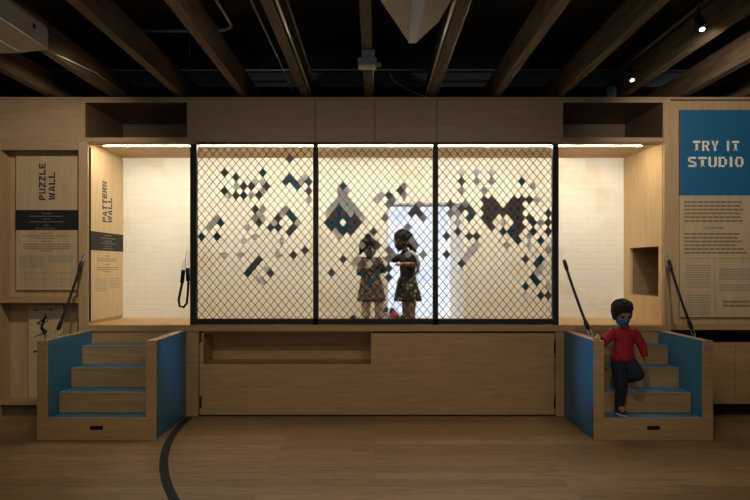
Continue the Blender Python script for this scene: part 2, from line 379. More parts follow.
# ------------------------------------------------------------------ stage platform
st = thing('stage_platform', (0, .4, 0), 'long low plywood stage under the black mesh screen', 'platform')
MB().box(XL, XR, .02, YB, .885, DECK).build('deck', 'ply_h', st)
f = MB(); f.box(XL, XR, -.02, .02, .848, DECK); f.build('front_rail', 'ply_h', st, bevel=.002)
MB().box(XL, -1.765, 0, .02, 0, .848).build('side_panel', 'ply_h', st); MB().box(1.805, XR, 0, .02, 0, .848).build('side_panel', 'ply_h', st)
MB().box(-1.765, 1.805, .022, .04, 0, .848).prism([(-1.765, .0, 0), (1.805, .0, 0), (1.805, .022, 0), (-1.765, .022, 0)], (0, 0, .008)).build('shadow_gap', 'black_gap', st)
cx0, cx1, cz0, cz1 = -1.715, -.04, .52, .828
dr = MB(); dr.box(-1.755, cx0, -.002, .02, .014, cz1); dr.box(cx0, cx1, -.002, .02, .014, cz0); dr.box(cx1, 1.795, -.002, .02, .014, cz1)
door = dr.build('hinged_panel', 'ply_h', st)
for hx_ in (-1.742, 1.797):
    for z0, z1 in ((.08, .2), (.62, .75) if hx_ > 0 else (.74, .825)):
        MB().box(hx_-.009, hx_+.009, -.008, .004, z0, z1).build('hinge', 'black_metal', door)
q = MB(); q.box(cx0-.01, cx0, .02, .4, cz0-.01, cz1+.02); q.box(cx1, cx1+.01, .02, .4, cz0-.01, cz1+.02); q.box(cx0, cx1, .02, .4, cz0-.012, cz0); q.box(cx0, cx1, .02, .4, cz1, cz1+.012)
q.box(cx0, cx1, .4, .41, cz0-.01, cz1+.01); q.build('cubby_lining', 'ply_h', st)
# cut the black sheet standing in for the gap's shade at the cubby: build it as four strips instead
old = D.objects['shadow_gap']; D.objects.remove(old)
g = MB(); g.box(-1.765, cx0-.01, .022, .03, .008, .848); g.box(cx1+.01, 1.805, .022, .03, .008, .848); g.box(cx0-.01, cx1+.01, .022, .03, .008, cz0-.012); g.box(cx0-.01, cx1+.01, .022, .03, cz1+.012, .848)
g.box(-1.765, 1.805, -.006, .022, 0, .012); g.build('shadow_gap', 'black_gap', st)

# ------------------------------------------------------------------ steps
def steps(sx, label):
    """sx = -1 left unit, +1 right unit"""
    xi, xo = 1.886, 2.911       # inner and outer faces
    X = lambda v: sx*v
    t = thing('step_unit', (X((xi+xo)/2), -.5, 0), label, 'steps', 'blue sided step units')
    tp = .855; w = .086
    U = [(X(xi), -1.0, .0), (X(xo), -1.0, .0), (X(xo), -1.0, tp), (X(xo-w), -1.0, tp), (X(xo-w), -1.0, .190), (X(xi+w), -1.0, .190), (X(xi+w), -1.0, tp), (X(xi), -1.0, tp)]
    MB().prism(U, (0, .02, 0)).build('front_frame', 'ply_h', t)
    for a, c_ in ((xi, xi+w), (xo-w, xo)):
        p = MB().box(X(a+.003), X(c_-.003), -.98, -.022, .006, tp).build('side_panel', 'ply_edge', t)
        MB().box(X(a), X(a+.003), -.98, -.022, .008, tp-.003).build('blue_facing', 'blue', p)
        MB().box(X(c_-.003), X(c_), -.98, -.022, .008, tp-.003).build('blue_facing', 'blue', p)
    zs = [.190, .372, .554, .732]; ys = [-.98, -.757, -.50, -.25, -.022]
    for i in range(4):
        tr = MB().box(X(xi+w), X(xo-w), ys[i]+.001, ys[i+1], zs[i]-.016, zs[i]).build('tread', 'blue', t)
        if i: MB().box(X(xi+w), X(xo-w), ys[i]-.008, ys[i]+.0, zs[i]-.016, zs[i]+.001).build('nosing', 'ply_edge', tr)
        if i < 3: MB().box(X(xi+w), X(xo-w), ys[i+1], ys[i+1]+.014, zs[i], zs[i+1]-.016).build('riser', 'ply_h', t)
    cxx = X((xi+xo)/2); pts = []
    for q in range(16):
        an = 2*math.pi*q/16; pts.append((cxx+math.copysign(.04, math.cos(an))+.018*math.cos(an), -1.002, .105+.018*math.sin(an)))
    MB().prism(pts, (0, .004, 0)).build('handle_slot_shade', 'black_gap', t)  # black plate paints the dark of a slot that is not cut
    pl = MB(); pl.box(X(xi+.02), X(xo-.02), -.98, -.03, 0, .006); pl.build('base_pad', 'black_gap', t)
    return t
steps(-1, 'left plywood step unit with blue sides below the sideways pattern sign')
steps(1, 'right plywood step unit with blue sides that the child in red stands on')

# ------------------------------------------------------------------ mesh screen
scr = thing('mesh_screen', (0, .03, DECK), 'black framed screen of three chain-link panels on the stage edge', 'screen')
for x0, x1_ in ((-1.85, -1.785), (-.62, -.568), (.58, .632), (1.778, 1.838)):
    MB().box(x0, x1_, 0, .06, DECK, ZT-.01).build('post', 'black_metal', scr, bevel=.003)
MB().box(-1.785, 1.778, 0, .06, DECK+.005, DECK+.06).build('bottom_rail', 'black_metal', scr, bevel=.003)
MB().box(-1.785, 1.778, .002, .019, ZT-.008, ZT+.008).build('top_rail', 'black_metal', scr)
YM = .03
PAN = {'left': (224.506, 3.8269, 172.5635, 4.574, -1.785, -.62), 'middle': (342.996, 3.817, 185.905, 4.577, -.568, .58), 'right': (461.577, 3.7662, 172.1183, 4.5703, .632, 1.778)}
def lat(pn, i, j, dy=0):
    x0, hx, y0, hy, _, _ = PAN[pn]
    p = px(x0+hx*i, y0+hy*j, YM); p.y += dy; return p
for pn in PAN:
    x0, hx, y0, hy, xa, xb = PAN[pn]; s = 720/7.23; m = MB()
    ia = math.floor(((xa*s+375)-x0)/hx+.25); ib = math.ceil(((xb*s+375)-x0)/hx-.25)
    ja = math.ceil((145.0-y0)/hy); jb = math.floor((320-y0)/hy)
    for k_ in range(ia, ib):
        pts = []
        for j in range(ja, jb+1):
            i = k_ if (k_+j) % 2 else k_+1
            pts.append(lat(pn, i, j, .003 if j % 2 else -.003))
        m.tube(pts, .0041, 6)
    m.build('chain_link', 'wire', scr)

TL = {'left': '0,0d 3,1d 3,3g 5,3d 7,3d 8,2g 0,4d 17,-3d 10,0t 10,2g 11,3d 10,4g 17,1t 16,2t 18,2t 19,3t 21,1g 20,2g 22,2t 22,4d 1,5w 3,5d 5,5t 7,5g 9,5d 8,8d 8,10g -2,10g -3,11g -4,12g -1,11t 6,12w 22,6g 10,8g 9,9g 10,10g 9,11d 16,8g 15,9g 14,10d 13,11w 12,12d 14,12t 17,9t 18,10t 19,11w 18,12d 17,13d -6,14t -2,14t 5,15w 8,14w 0,18w 4,18w 15,15w 14,18w 18,18d 21,17d 9,19d 8,20d 11,21w 12,22d 9,23w 10,24w 7,21d 6,22t',
 'middle': '0,0t -1,1g 1,1g 0,2g -1,3g 1,3g -2,4g 0,4g 2,4g -3,5g -1,5t 1,5g 3,5g 16,0m 15,1d 16,2m 12,2d 13,3m 12,4m 20,4m 19,5d -4,6w -2,6d 0,6d 2,6w 4,6g -3,7d -1,7t 1,7t 3,7d 5,7w -4,8t -2,8t 2,8d 4,8d -3,9t -1,9t 1,9t 3,9d -2,10w 0,10t 2,10d -1,11w 8,10d 5,13m 18,6d 20,6d 21,7m 11,7m 17,9m 18,12m 19,13m 9,13d 13,15m 12,16m 17,15m 21,15g 12,14m 0,16d -3,19d 4,16w 3,17w 7,17w 5,19t 7,21t 9,19t 12,18t 12,20t 9,3w 10,2w',
 'right': '0,0m 4,0m 8,0m 0,2d 4,2m 8,2m 0,4m 6,4m 16,2t 19,3m -3,7d 1,7m 0,8d 2,8d 3,9d 2,10t -3,9m -1,9g -1,11w -1,13d 6,6d 8,6d 14,6d 16,6d 18,6d 20,6g 7,7d 9,7d 13,7d 15,7d 6,8d 8,8d 10,8d 12,8d 14,8d 16,8d 7,9d 9,9d 11,9d 13,9d 15,9d 6,10d 8,10d 14,10d 16,10d 18,10d 7,11d 15,11d 11,11g 19,11t 21,11g 23,11d 23,9d 8,12d 14,12d 16,12d 11,13t 13,13t 15,13d 19,13t 23,13d 14,14d 15,15t 18,14g 21,15t 12,16g 18,16g 23,17g 17,19d 21,19t 20,20d 21,21g 20,22g 19,23t 20,24t 17,25t 23,25g 17,27w 21,27t 23,27d -4,14d 2,14d 4,14d 4,16w 3,17w 2,18w 1,19w -4,18d 0,20d'}
ORD = ['', 'first', 'second', 'third', 'fourth', 'fifth', 'sixth', 'seventh', 'eighth', 'ninth', 'tenth', 'eleventh', 'twelfth', 'thirteenth', 'fourteenth', 'fifteenth',
       'sixteenth', 'seventeenth', 'eighteenth', 'nineteenth', 'twentieth', 'twenty-first', 'twenty-second', 'twenty-third', 'twenty-fourth', 'twenty-fifth', 'twenty-sixth']
CN = {'d': 'charcoal', 't': 'teal', 'g': 'grey', 'm': 'grey', 'w': 'white'}
tile_mesh = {}
for pn, sdat in TL.items():
    cells = []
    for tok in sdat.split():
        i, j = tok[:-1].split(','); cells.append((int(i), int(j), tok[-1]))
    rows = sorted(set(c_[1] for c_ in cells))
    _, hx, _, hy, _, _ = PAN[pn]
    ax, az = hx*.01004*.97, hy*.01004*.97
    for c_ in 'dtgmw':
        bm = bmesh.new(); k = .07
        for yy in (-.004, .004):
            ring = []
            for (ux, uz), (vx, vz) in (((1, 0), (0, 1)), ((0, 1), (-1, 0)), ((-1, 0), (0, -1)), ((0, -1), (1, 0))):
                # clipped corner at (ux,uz) between its two neighbours
                pv = {(1, 0): (0, -1), (0, 1): (1, 0), (-1, 0): (0, 1), (0, -1): (-1, 0)}[(ux, uz)]
                for (nx, nz) in (pv, (vx, vz)):
                    ring.append(bm.verts.new((ax*(ux*(1-k)+nx*k), yy, az*(uz*(1-k)+nz*k))))
            if yy < 0: r0 = ring
        bm.faces.new(r0); bm.faces.new(ring[::-1])
        for q in range(8): bm.faces.new((r0[q], ring[q], ring[(q+1) % 8], r0[(q+1) % 8]))
        bmesh.ops.recalc_face_normals(bm, faces=bm.faces)
        me = D.meshes.new('tile'); bm.to_mesh(me); bm.free(); me.materials.append(M['t_'+c_]); tile_mesh[pn, c_] = me
    for i, j, c_ in cells:
        o = D.objects.new('diamond_tile', tile_mesh[pn, c_]); COL.objects.link(o); o.location = lat(pn, i, j)
        same = sorted(q[0] for q in cells if q[1] == j and CN[q[2]] == CN[c_])
        r = rows.index(j)+1
        where = ('only %s one' % CN[c_]) if len(same) == 1 else '%s %s from left' % (ORD[same.index(i)+1], CN[c_])
        tag(o, '%s diamond tile in %s mesh panel, %s tile row down, %s' % (CN[c_], pn, ORD[r], where), 'tile', 'diamond tiles in the chain-link screen')

# ------------------------------------------------------------------ lettering
R_ = lambda a, b_, c_, d_: [(a, b_), (c_, b_), (c_, d_), (a, d_)]
GL = {
 'T': [R_(0, .78, 1, 1), R_(.34, 0, .66, .70), R_(.24, 0, .76, .12)],
 'R': [R_(0, 0, .28, 1), R_(.34, .82, .80, 1), [(.70, .52), (1, .60), (1, .86), (.80, 1), (.70, .95)], R_(.34, .40, .78, .58), [(.46, .38), (.78, .38), (1.04, 0), (.70, 0)]],
 'Y': [[(0, 1), (.32, 1), (.48, .46), (.34, .40)], [(1, 1), (.68, 1), (.54, .46), (.66, .40)], R_(.34, 0, .66, .38)],
 'I': [R_(.22, 0, .78, 1)],
 'S': [R_(.12, .80, .95, 1), [(0, .58), (.28, .50), (.28, .92), (.12, 1), (0, .88)], [(.05, .55), (.5, .62), (.95, .45), (.5, .38)], [(1, .42), (.72, .50), (.72, .08), (.88, 0), (1, .12)], R_(.05, 0, .86, .20)],
 'U': [R_(0, .14, .28, 1), R_(.72, .14, 1, 1), [(.08, .12), (.46, .16), (.46, 0), (.22, 0)], [(.92, .12), (.54, .16), (.54, 0), (.78, 0)]],
 'D': [R_(0, 0, .28, 1), R_(.34, .82, .74, 1), [(.72, .16), (1, .26), (1, .74), (.72, .84)], R_(.34, 0, .74, .18)],
 'O': [[(0, .24), (.28, .14), (.28, .86), (0, .76)], [(1, .24), (.72, .14), (.72, .86), (1, .76)], [(.10, .86), (.46, .82), (.46, 1), (.24, 1)], [(.90, .86), (.54, .82), (.54, 1), (.76, 1)], [(.10, .14), (.46, .18), (.46, 0), (.24, 0)], [(.90, .14), (.54, .18), (.54, 0), (.76, 0)]],
 'P': [R_(0, 0, .28, 1), R_(.34, .82, .80, 1), [(.70, .48), (1, .56), (1, .86), (.80, 1), (.70, .95)], R_(.34, .38, .78, .56)],
 'Z': [R_(0, .80, 1, 1), R_(0, 0, 1, .20), [(.62, .76), (1, .76), (.38, .24), (0, .24)]],
 'L': [R_(0, 0, .30, 1), R_(.36, 0, 1, .22)],
 'E': [R_(0, 0, .30, 1), R_(.36, .80, 1, 1), R_(.36, .40, .88, .60), R_(.36, 0, 1, .20)],
 'W': [[(0, 1), (.22, 1), (.34, 0), (.14, 0)], [(.36, .02), (.42, .02), (.56, .95), (.42, .95)], [(.58, .95), (.44, .95), (.58, .02), (.64, .02)], [(.66, 0), (.86, 0), (1, 1), (.78, 1)]],
 'A': [[(0, 0), (.28, 0), (.52, 1), (.34, 1)], [(1, 0), (.70, 0), (.54, 1), (.68, 1)], R_(.34, .20, .64, .38)],
 'N': [R_(0, 0, .26, 1), R_(.74, 0, 1, 1), [(.28, 1), (.5, .8), (.72, 0), (.5, .2)]],
}
def lettering(txt, org, u, v, nrm, hgt, wid, gap, mat, parent, space=None):
    org, u, v, nrm = Vector(org), Vector(u), Vector(v), Vector(nrm); m = MB(); x = 0
    for ch in txt:
        if ch == ' ': x += space or wid*.6; continue
        wd = wid*(.55 if ch == 'I' else 1.3 if ch == 'W' else 1)
        for pg in GL[ch]: m.prism([org+u*(x+p[0]*wd)+v*(p[1]*hgt) for p in pg], nrm*.003)
        x += wd+gap
    return m.build('lettering', mat, parent)
def fine_print(name, org, u, v, nrm, lines, h, mat, parent, word=(.02, .06), gap=.008):
    """rows of small word-length marks: lines = (start, end, height)"""
    org, u, v, nrm = Vector(org), Vector(u), Vector(v), Vector(nrm); m = MB()
    for a_, b_, z in lines:
        x = a_
        while x < b_:
            e = min(b_, x+random.uniform(*word))
            m.prism([org+u*x+v*z, org+u*e+v*z, org+u*e+v*(z+h), org+u*x+v*(z+h)], nrm*.0012); x = e+gap
    return m.build(name, mat, parent)

# TRY IT STUDIO board on the right
X_, Z_ = (1, 0, 0), (0, 0, 1)
sg = thing('sign_board', (3.7, .05, .98), 'tall wood sign with blue top and cream words TRY IT STUDIO', 'sign')
sx0, sx1, szb, szm, szt = 3.065, 4.42, .985, 2.21, 3.07
MB().box(sx0, sx1, .04, .069, szb, szm).build('text_panel', 'ply_sign', sg, bevel=.002)
hd = MB().box(sx0, sx1, .036, .069, szm, szt).build('blue_header', 'signblue', sg, bevel=.002)
lettering('TRY IT', (3.196, .036, 2.656), X_, Z_, (0, -1, 0), .102, .072, .020, 'cream_print', hd, .055)
lettering('STUDIO', (3.146, .036, 2.495), X_, Z_, (0, -1, 0), .102, .084, .018, 'cream_print', hd)
ln = [(0, .62+random.uniform(-.06, .02), -.038*i) for i in range(6)]
fine_print('text_lines', (3.11, .04, 2.135), X_, Z_, (0, -1, 0), ln, .016, 'grey_print', sg, (.045, .06), .008)
fine_print('text_lines', (3.32, .04, 1.875), X_, Z_, (0, -1, 0), [(0, .19, 0)], .018, 'blue_print', sg)
ln = [(0, .62+random.uniform(-.10, .02), -.038*i) for i in range(6)]
fine_print('text_lines', (3.11, .04, 1.815), X_, Z_, (0, -1, 0), ln, .016, 'grey_print', sg, (.045, .06), .008)
fine_print('text_lines', (3.12, .04, 1.20), X_, Z_, (0, -1, 0), [(0, .25, -.024*i) for i in range(9)], .009, 'blue_print', sg, (.02, .04), .005)
ln = [(0, .25, -.024*i) for i in range(10)]
fine_print('text_lines', (3.12, .04, 1.50), X_, Z_, (0, -1, 0), ln, .009, 'blue_print', sg, (.02, .04), .005)
fine_print('text_lines', (3.46, .04, 1.30), X_, Z_, (0, -1, 0), [(0, .40, -.024*i) for i in range(3)], .010, 'blue_print', sg, (.02, .04), .005)
ln = [(0, .40, -.024*i) for i in range(5)]
fine_print('text_lines', (3.46, .04, 1.46), X_, Z_, (0, -1, 0), ln, .010, 'blue_print', sg, (.02, .04), .005)
fine_print('text_lines', (3.50, .04, 1.13), X_, Z_, (0, -1, 0), [(0, .30, 0), (0, .30, -.040)], .022, 'grey_print', sg, (.012, .03), .006)
rl = MB(); rl.box(3.10, 4.35, .038, .04, 1.575, 1.578); rl.box(3.415, 3.418, .038, .04, 1.02, 1.575); rl.build('ruled_line', 'grey_print', sg)

# counter below the sign
ct = thing('base_cabinet', (3.8, .3, 0), 'low plywood cabinet with dark open slot beside the right steps', 'cabinet')
MB().box(2.955, 4.7, .0, .10, .86, .915).build('top_rail', 'ply_h', ct, bevel=.002)
MB().box(2.955, 4.7, .10, .55, .72, .735).build('slot_floor', 'black_gap', ct)
MB().box(2.955, 4.7, .50, .52, .735, .90).build('slot_back', 'black_gap', ct)
MB().box(2.96, 3.60, 0, .02, .12, .735).build('door', 'ply_h', ct, bevel=.002)
MB().box(3.604, 4.65, 0, .02, .12, .735).build('door', 'ply_h', ct, bevel=.002)
MB().box(2.955, 4.7, .07, .09, 0, .12).build('toe_kick', 'black_gap', ct)

# ------------------------------------------------------------------ left bay with PUZZLE WALL sign
by = thing('shelving_bay', (-3.4, .1, 0), 'recessed plywood bay with a shelf at the far left', 'shelving')
MB().box(-3.80, -3.75, -.002, .22, 0, ZF0).build('upright', 'ply_v', by, bevel=.002)
MB().box(-2.965, -2.952, .0, .22, 0, ZF0).build('upright', 'ply_v', by, bevel=.002)
MB().box(-3.75, -2.965, .20, .22, .1, ZF0).build('back_panel', 'ply_v', by)
MB().box(-3.75, -2.965, .0, .03, 2.66, ZF0).build('head_rail', 'ply_top', by)
MB().box(-3.75, -2.965, -.012, .20, 1.13, 1.185).build('shelf', 'ply_h', by, bevel=.002)
MB().box(-3.75, -2.965, -.005, .20, .11, .15).build('bottom_shelf', 'ply_h', by, bevel=.002)
MB().box(-3.75, -2.965, .03, .05, 0, .11).build('plinth', 'shelf_grey', by)

pz = thing('wall_sign', (-3.31, .18, 1.26), 'pale plywood sign with sideways words PUZZLE WALL and a black band', 'sign', 'activity signs')
a0 = px(16, 150, .165); a1 = px(78, 290, .165); pY = .165
MB().box(a0.x, a1.x, pY, .199, a1.z, a0.z).build('board', 'ply_sign', pz, bevel=.002)
b0 = px(16, 210, pY); b1 = px(78.2, 230, pY)
band = MB().box(b0.x, b1.x, pY-.004, pY, b1.z, b0.z).build('black_band', 'black_print', pz)
o1 = px(45.6, 200, pY); o2 = px(55.2, 200, pY)
lettering('PUZZLE', o1, Z_, (-1, 0, 0), (0, -1, 0), .066, .052, .0125, 'navy_print', pz)
lettering('WALL', o2, Z_, (-1, 0, 0), (0, -1, 0), .066, .057, .0125, 'navy_print', pz)
o = px(16, 212, pY-.004)
fine_print('text_lines', o, X_, Z_, (0, -1, 0), [(.27, .36, -.02), (.14, .48, -.047), (.28, .35, -.076), (.14, .49, -.105), (.28, .34, -.14), (.2, .40, -.17)], .008, 'pale_print', band, (.02, .05), .006)
o = px(16, 232, pY)
fine_print('text_lines', o, X_, Z_, (0, -1, 0), [(.26, .36, -.02), (.06, .56, -.045), (.2, .42, -.068)], .008, 'grey_print', pz, (.02, .05), .006)
fine_print('text_lines', o, X_, Z_, (0, -1, 0), [(.26, .36, -.10), (.07, .56, -.13), (.07, .57, -.155), (.09, .55, -.175), (.24, .38, -.195)], .008, 'grey_print', pz, (.02, .05), .006)
fine_print('text_lines', o, X_, Z_, (0, -1, 0), [(.03, .29, -.25-.02*i) for i in range(7)], .007, 'blue_print', pz, (.02, .04), .005)
fine_print('text_lines', o, X_, Z_, (0, -1, 0), [(.33, .58, -.25-.02*i) for i in range(4)], .007, 'blue_print', pz, (.02, .04), .005)
dm = MB(); o = px(19.5, 272.5, pY)
for i in range(22):
    for j in range(7):
        x = o.x+i*.0255; z = o.z-j*.0235
        dm.box(x-.004, x+.004, pY-.0012, pY+.001, z-.004, z+.004)
dm.build('peg_holes', 'grey_print', pz)

# sideways PATTERN WALL sign on the left lining of the alcove
pt = thing('wall_sign', (-2.85, .5, .95), 'pale plywood sign with words PATTERN WALL on the alcove side', 'sign', 'activity signs')
sxf = -2.855
MB().box(XL+.001, sxf, .035, .955, .945, 2.69).build('board', 'ply_sign', pt, bevel=.002)
MB().box(XL+.001, sxf+.001, .028, .0348, .945, 2.69).build('front_edge', 'black_gap', pt)
def side(Y, z): return (sxf, Y, z)
def zof(py, Y): return 1.49-(py-267)*(7.2+Y)/720
def yof(pxx): return 720*(-sxf)/(375-pxx)-7.2
zb1, zb0 = zof(231, .05), zof(250, .05)
bd = MB().box(sxf, sxf+.004, .036, .954, zb0, zb1).build('black_band', 'black_print', pt)
ya, yb_ = .385, .60
lettering('PATTERN', (sxf, .46, 1.965), Z_, (0, -1, 0), (1, 0, 0), .12, .052, .0105, 'navy_print', pt)
lettering('WALL', (sxf, .61, 1.965), Z_, (0, -1, 0), (1, 0, 0), .12, .056, .0105, 'navy_print', pt)
fine_print('text_lines', (sxf+.004, .1, zb0), (0, 1, 0), Z_, (1, 0, 0), [(.3, .5, .16), (.2, .6, .13), (.3, .5, .10), (.2, .62, .075), (.3, .5, .045), (.25, .55, .02)], .008, 'pale_print', bd, (.02, .06), .01)
fine_print('text_lines', (sxf, .1, zb0-.06), (0, 1, 0), Z_, (1, 0, 0), [(.3, .45, .0), (.1, .65, -.03), (.1, .65, -.05)], .008, 'grey_print', pt, (.02, .06), .01)
fine_print('text_lines', (sxf, .1, zb0-.06), (0, 1, 0), Z_, (1, 0, 0), [(.3, .45, -.09), (.08, .7, -.12), (.08, .7, -.14), (.25, .5, -.165)], .008, 'grey_print', pt, (.02, .06), .01)
fine_print('text_lines', (sxf, .1, zb0-.30), (0, 1, 0), Z_, (1, 0, 0), [(.05, .36, -.02*i) for i in range(7)], .007, 'blue_print', pt, (.02, .05), .008)
fine_print('text_lines', (sxf, .1, zb0-.30), (0, 1, 0), Z_, (1, 0, 0), [(.42, .74, -.02*i) for i in range(6)], .007, 'blue_print', pt, (.02, .05), .008)

# small board with a black brush figure in the lower bay
fb = thing('picture_board', (-3.2, .16, .15), 'tall grey board with a black brush figure behind the left steps', 'sign')
p0 = px(28, 305, .165); p1 = px(63, 420, .165)
MB().box(p0.x, p1.x, .165, .199, .15, p0.z).build('board', 'ply_sign', fb, bevel=.006)
fg = MB()
def stroke(a_, b_, w0, w1):
    A = px(a_[0], a_[1], .165); B = px(b_[0], b_[1], .165); d = (B-A).normalized(); n = Vector((d.z, 0, -d.x))
    fg.prism([A+n*w0, B+n*w1, B-n*w1, A-n*w0], (0, -.002, 0))
for a_, b_, w0, w1 in (((46, 314), (43.5, 322), .006, .012), ((47, 317), (37, 323.5), .007, .007), ((43.5, 320), (41.5, 329), .014, .012), ((37, 323), (41, 325), .006, .005),
                       ((41.5, 328), (47, 332), .012, .010), ((47, 332), (34, 337), .008, .003), ((41, 328), (45.5, 335), .010, .008), ((45.5, 335), (44.5, 339.5), .007, .006),
                       ((43, 324), (49, 319.5), .006, .004)):
    stroke(a_, b_, w0, w1)
fg.build('brush_figure', 'navy_print', fb)
for a_, b_, w0, w1 in (((34.5, 310.5), (38.5, 309.8), .008, .004), ((49, 310.5), (52, 309.5), .004, .008), ((33.5, 352), (37, 351), .01, .008)):
    fg = MB(); stroke(a_, b_, w0, w1); fg.build('brush_mark', 'navy_print', fb)

# ------------------------------------------------------------------ black tether straps
def carabiner(a, b_, parent, r=.0035, wd=.016):
    a = Vector(a); b_ = Vector(b_); d = (b_-a); L = d.length; d.normalize(); s_ = d.cross(Vector((0, 1, 0))).normalized()
    pts = [a+d*(L/2-math.cos(q*2*math.pi/18)*L/2)+s_*(wd*math.sin(q*2*math.pi/18)) for q in range(18)]
    return MB().tube(pts, r, 6, closed=True).build('clip', 'steel', parent, smooth=True)
def strap(name, A, B, label):
    A = Vector(A); B = Vector(B); t = thing(name, B, label, 'strap', 'black tether straps')
    d = (B-A); L = d.length; d.normalize()
    sag = lambda f: A+d*L*f+Vector((0, 0, -.03*4*f*(1-f)))
    MB().tube([sag(.10+.8*i/14) for i in range(15)], .0135, 8).build('rope', 'rope', t, smooth=True)
    MB().tube([sag(.09), sag(.13), sag(.17), sag(.20)], [.017, .02, .02, .015], 10).build('sleeve', 'rope', t, smooth=True)
    MB().tube([sag(.80), sag(.83), sag(.87), sag(.91)], [.015, .02, .02, .017], 10).build('sleeve', 'rope', t, smooth=True)
    carabiner(A, sag(.10), t); carabiner(sag(.90), B, t)
    return t
def eye(p, d, parent_label=None):
    m = MB(); p = Vector(p); d = Vector(d)
    pass
strap('tether_strap', (-2.90, -.022, 1.62), (-2.868, -.74, .866), 'black strap from the left upright down to the outer side of left steps')
strap('tether_strap', (1.862, -.022, 1.63), (1.93, -.78, .868), 'black strap from mesh screen down to the side under the child\'s hand')
strap('tether_strap', (2.905, -.022, 1.63), (2.868, -.74, .866), 'black strap hanging below the TRY IT STUDIO sign to the right steps')
ht = thing('tether_strap', (-1.87, -.03, 1.1), 'unhooked black strap hanging in a loop beside the left mesh post', 'strap', 'black tether straps')
carabiner((-1.865, -.02, 1.655), (-1.875, -.025, 1.50), ht, .004, .018)
carabiner((-1.895, -.025, 1.56), (-1.905, -.03, 1.45), ht, .004, .014)
lp = [(-1.865, -.03, 1.47), (-1.857, -.03, 1.36), (-1.865, -.03, 1.22), (-1.875, -.03, 1.13), (-1.905, -.03, 1.09), (-1.945, -.03, 1.10), (-1.955, -.03, 1.16), (-1.935, -.03, 1.26), (-1.915, -.03, 1.36), (-1.908, -.03, 1.44)]
MB().tube(lp, .0125, 8).build('rope', 'rope', ht, smooth=True)
MB().tube([(-1.865, -.03, 1.48), (-1.862, -.03, 1.35)], .02, 10).build('sleeve', 'rope', ht, smooth=True)
MB().tube([(-1.908, -.03, 1.46), (-1.922, -.03, 1.33)], .02, 10).build('sleeve', 'rope', ht, smooth=True)

# ------------------------------------------------------------------ black arc on the floor
arc = MB(); n = 48; cx_, cy_, R0 = 4.21, -.06, 6.05
va = []; 
for i in range(n+1):
    an = math.pi+ .60*i/n
    for rr in (R0-.033, R0+.033):
        for z in (.0002, .0016): va.append((cx_+rr*math.cos(an), cy_+rr*math.sin(an), z))
fs = []
for i in range(n):
    k = i*4
    fs += [(k+1, k+3, k+7, k+5), (k, k+4, k+6, k+2), (k, k+1, k+5, k+4), (k+2, k+6, k+7, k+3)]
fs += [(0, 2, 3, 1), (n*4, n*4+1, n*4+3, n*4+2)]
arc.add(va, fs)
tag(arc.build('floor_tape', 'black_print'), 'curved black line inlaid on the oak floor beside the left steps', 'floor marking')

# ------------------------------------------------------------------ ceiling beams and services
BX = [(-4.46, 'outermost timber ceiling beam at the far left'), (-3.90, 'second timber ceiling beam from the left wall'), (-3.26, 'timber beam running behind the white casing at upper left'), (-2.63, 'timber beam just right of the white casing at upper left'),
      (-1.95, 'broad timber ceiling beam above the left overhead cubby'), (-1.32, 'timber ceiling beam ending above the left fascia panel'), (-.70, 'timber ceiling beam with bright conduit left of centre'),
      (-.065, 'centre timber ceiling beam carrying the grey junction box'), (.57, 'timber ceiling beam beside the cream hanging casing'), (1.22, 'timber ceiling beam above the right mesh panel'),
      (1.86, 'bright timber ceiling beam ending above the right post of the mesh'), (2.50, 'timber ceiling beam just right of the two spotlights'), (3.11, 'timber ceiling beam running over the blue sign'), (3.75, 'timber ceiling beam near the upper right corner'), (4.40, 'outermost timber ceiling beam at the far right')]
for x, lb in BX:
    tag(MB().box(x-.04, x+.04, -9.6, 1.15, 3.205, 3.43).build('ceiling_beam', 'beam', bevel=.004), lb, 'beam', 'timber ceiling beams')
def pipe(name, pts, r, mat, label, cat='pipe', group='ceiling conduits'):
    return tag(MB().tube(pts, r, 8).build(name, mat, smooth=True), label, cat, group)
pipe('conduit', [(-3.4, -.06, 3.442), (-1.5, -.06, 3.442), (-.9, -.06, 3.442), (-.85, -.06, 3.448), (2.9, -.06, 3.442)], .011, 'conduit', 'long thin grey conduit crossing over all the beams near the cabinets')
cv = [(-2.15, -1.25, 3.442), (-1.32, -1.25, 3.442)]+[(-1.32+.16*math.sin(q*math.pi/12), -1.25-.16*(1-math.cos(q*math.pi/12)), 3.442) for q in range(1, 7)]+[(-1.16, -1.9, 3.442), (-1.16, -3, 3.442)]
pipe('conduit', cv, .013, 'conduit', 'grey conduit with a curved bend at upper left')
pipe('conduit', [(-.638, -4, 3.222), (-.638, .2, 3.222)], .0115, 'steel', 'bright conduit running beside the beam left of centre')
pipe('conduit', [(-.598, -4, 3.30), (-.598, .2, 3.30)], .011, 'conduit_dim', 'dim conduit just right of the bright one left of centre')
pipe('conduit', [(-.81, -4, 3.235), (-.81, .3, 3.235)], .009, 'conduit_dim', 'dim thin conduit left of the beam left of centre')
pipe('conduit', [(.513, -4, 3.218), (.513, .2, 3.218)], .0125, 'steel', 'bright conduit on left side of the beam by the cream casing')
pipe('conduit', [(.621, -4, 3.22), (.621, .2, 3.22)], .007, 'conduit', 'thin conduit on right side of the beam by the cream casing')
pipe('conduit', [(-.018, -1.40, 3.22), (-.018, .2, 3.22)], .008, 'steel', 'short bright conduit leading from the junction box to the cabinets')
wr = [(.10, -.3, 3.40), (.2, -.15, 3.30), (.35, -.05, 3.24), (.5, -.02, 3.19)]
tag(MB().tube(wr, .004, 6).build('cable', 'conduit', smooth=True), 'loose thin cable drooping right of the centre beam', 'cable')
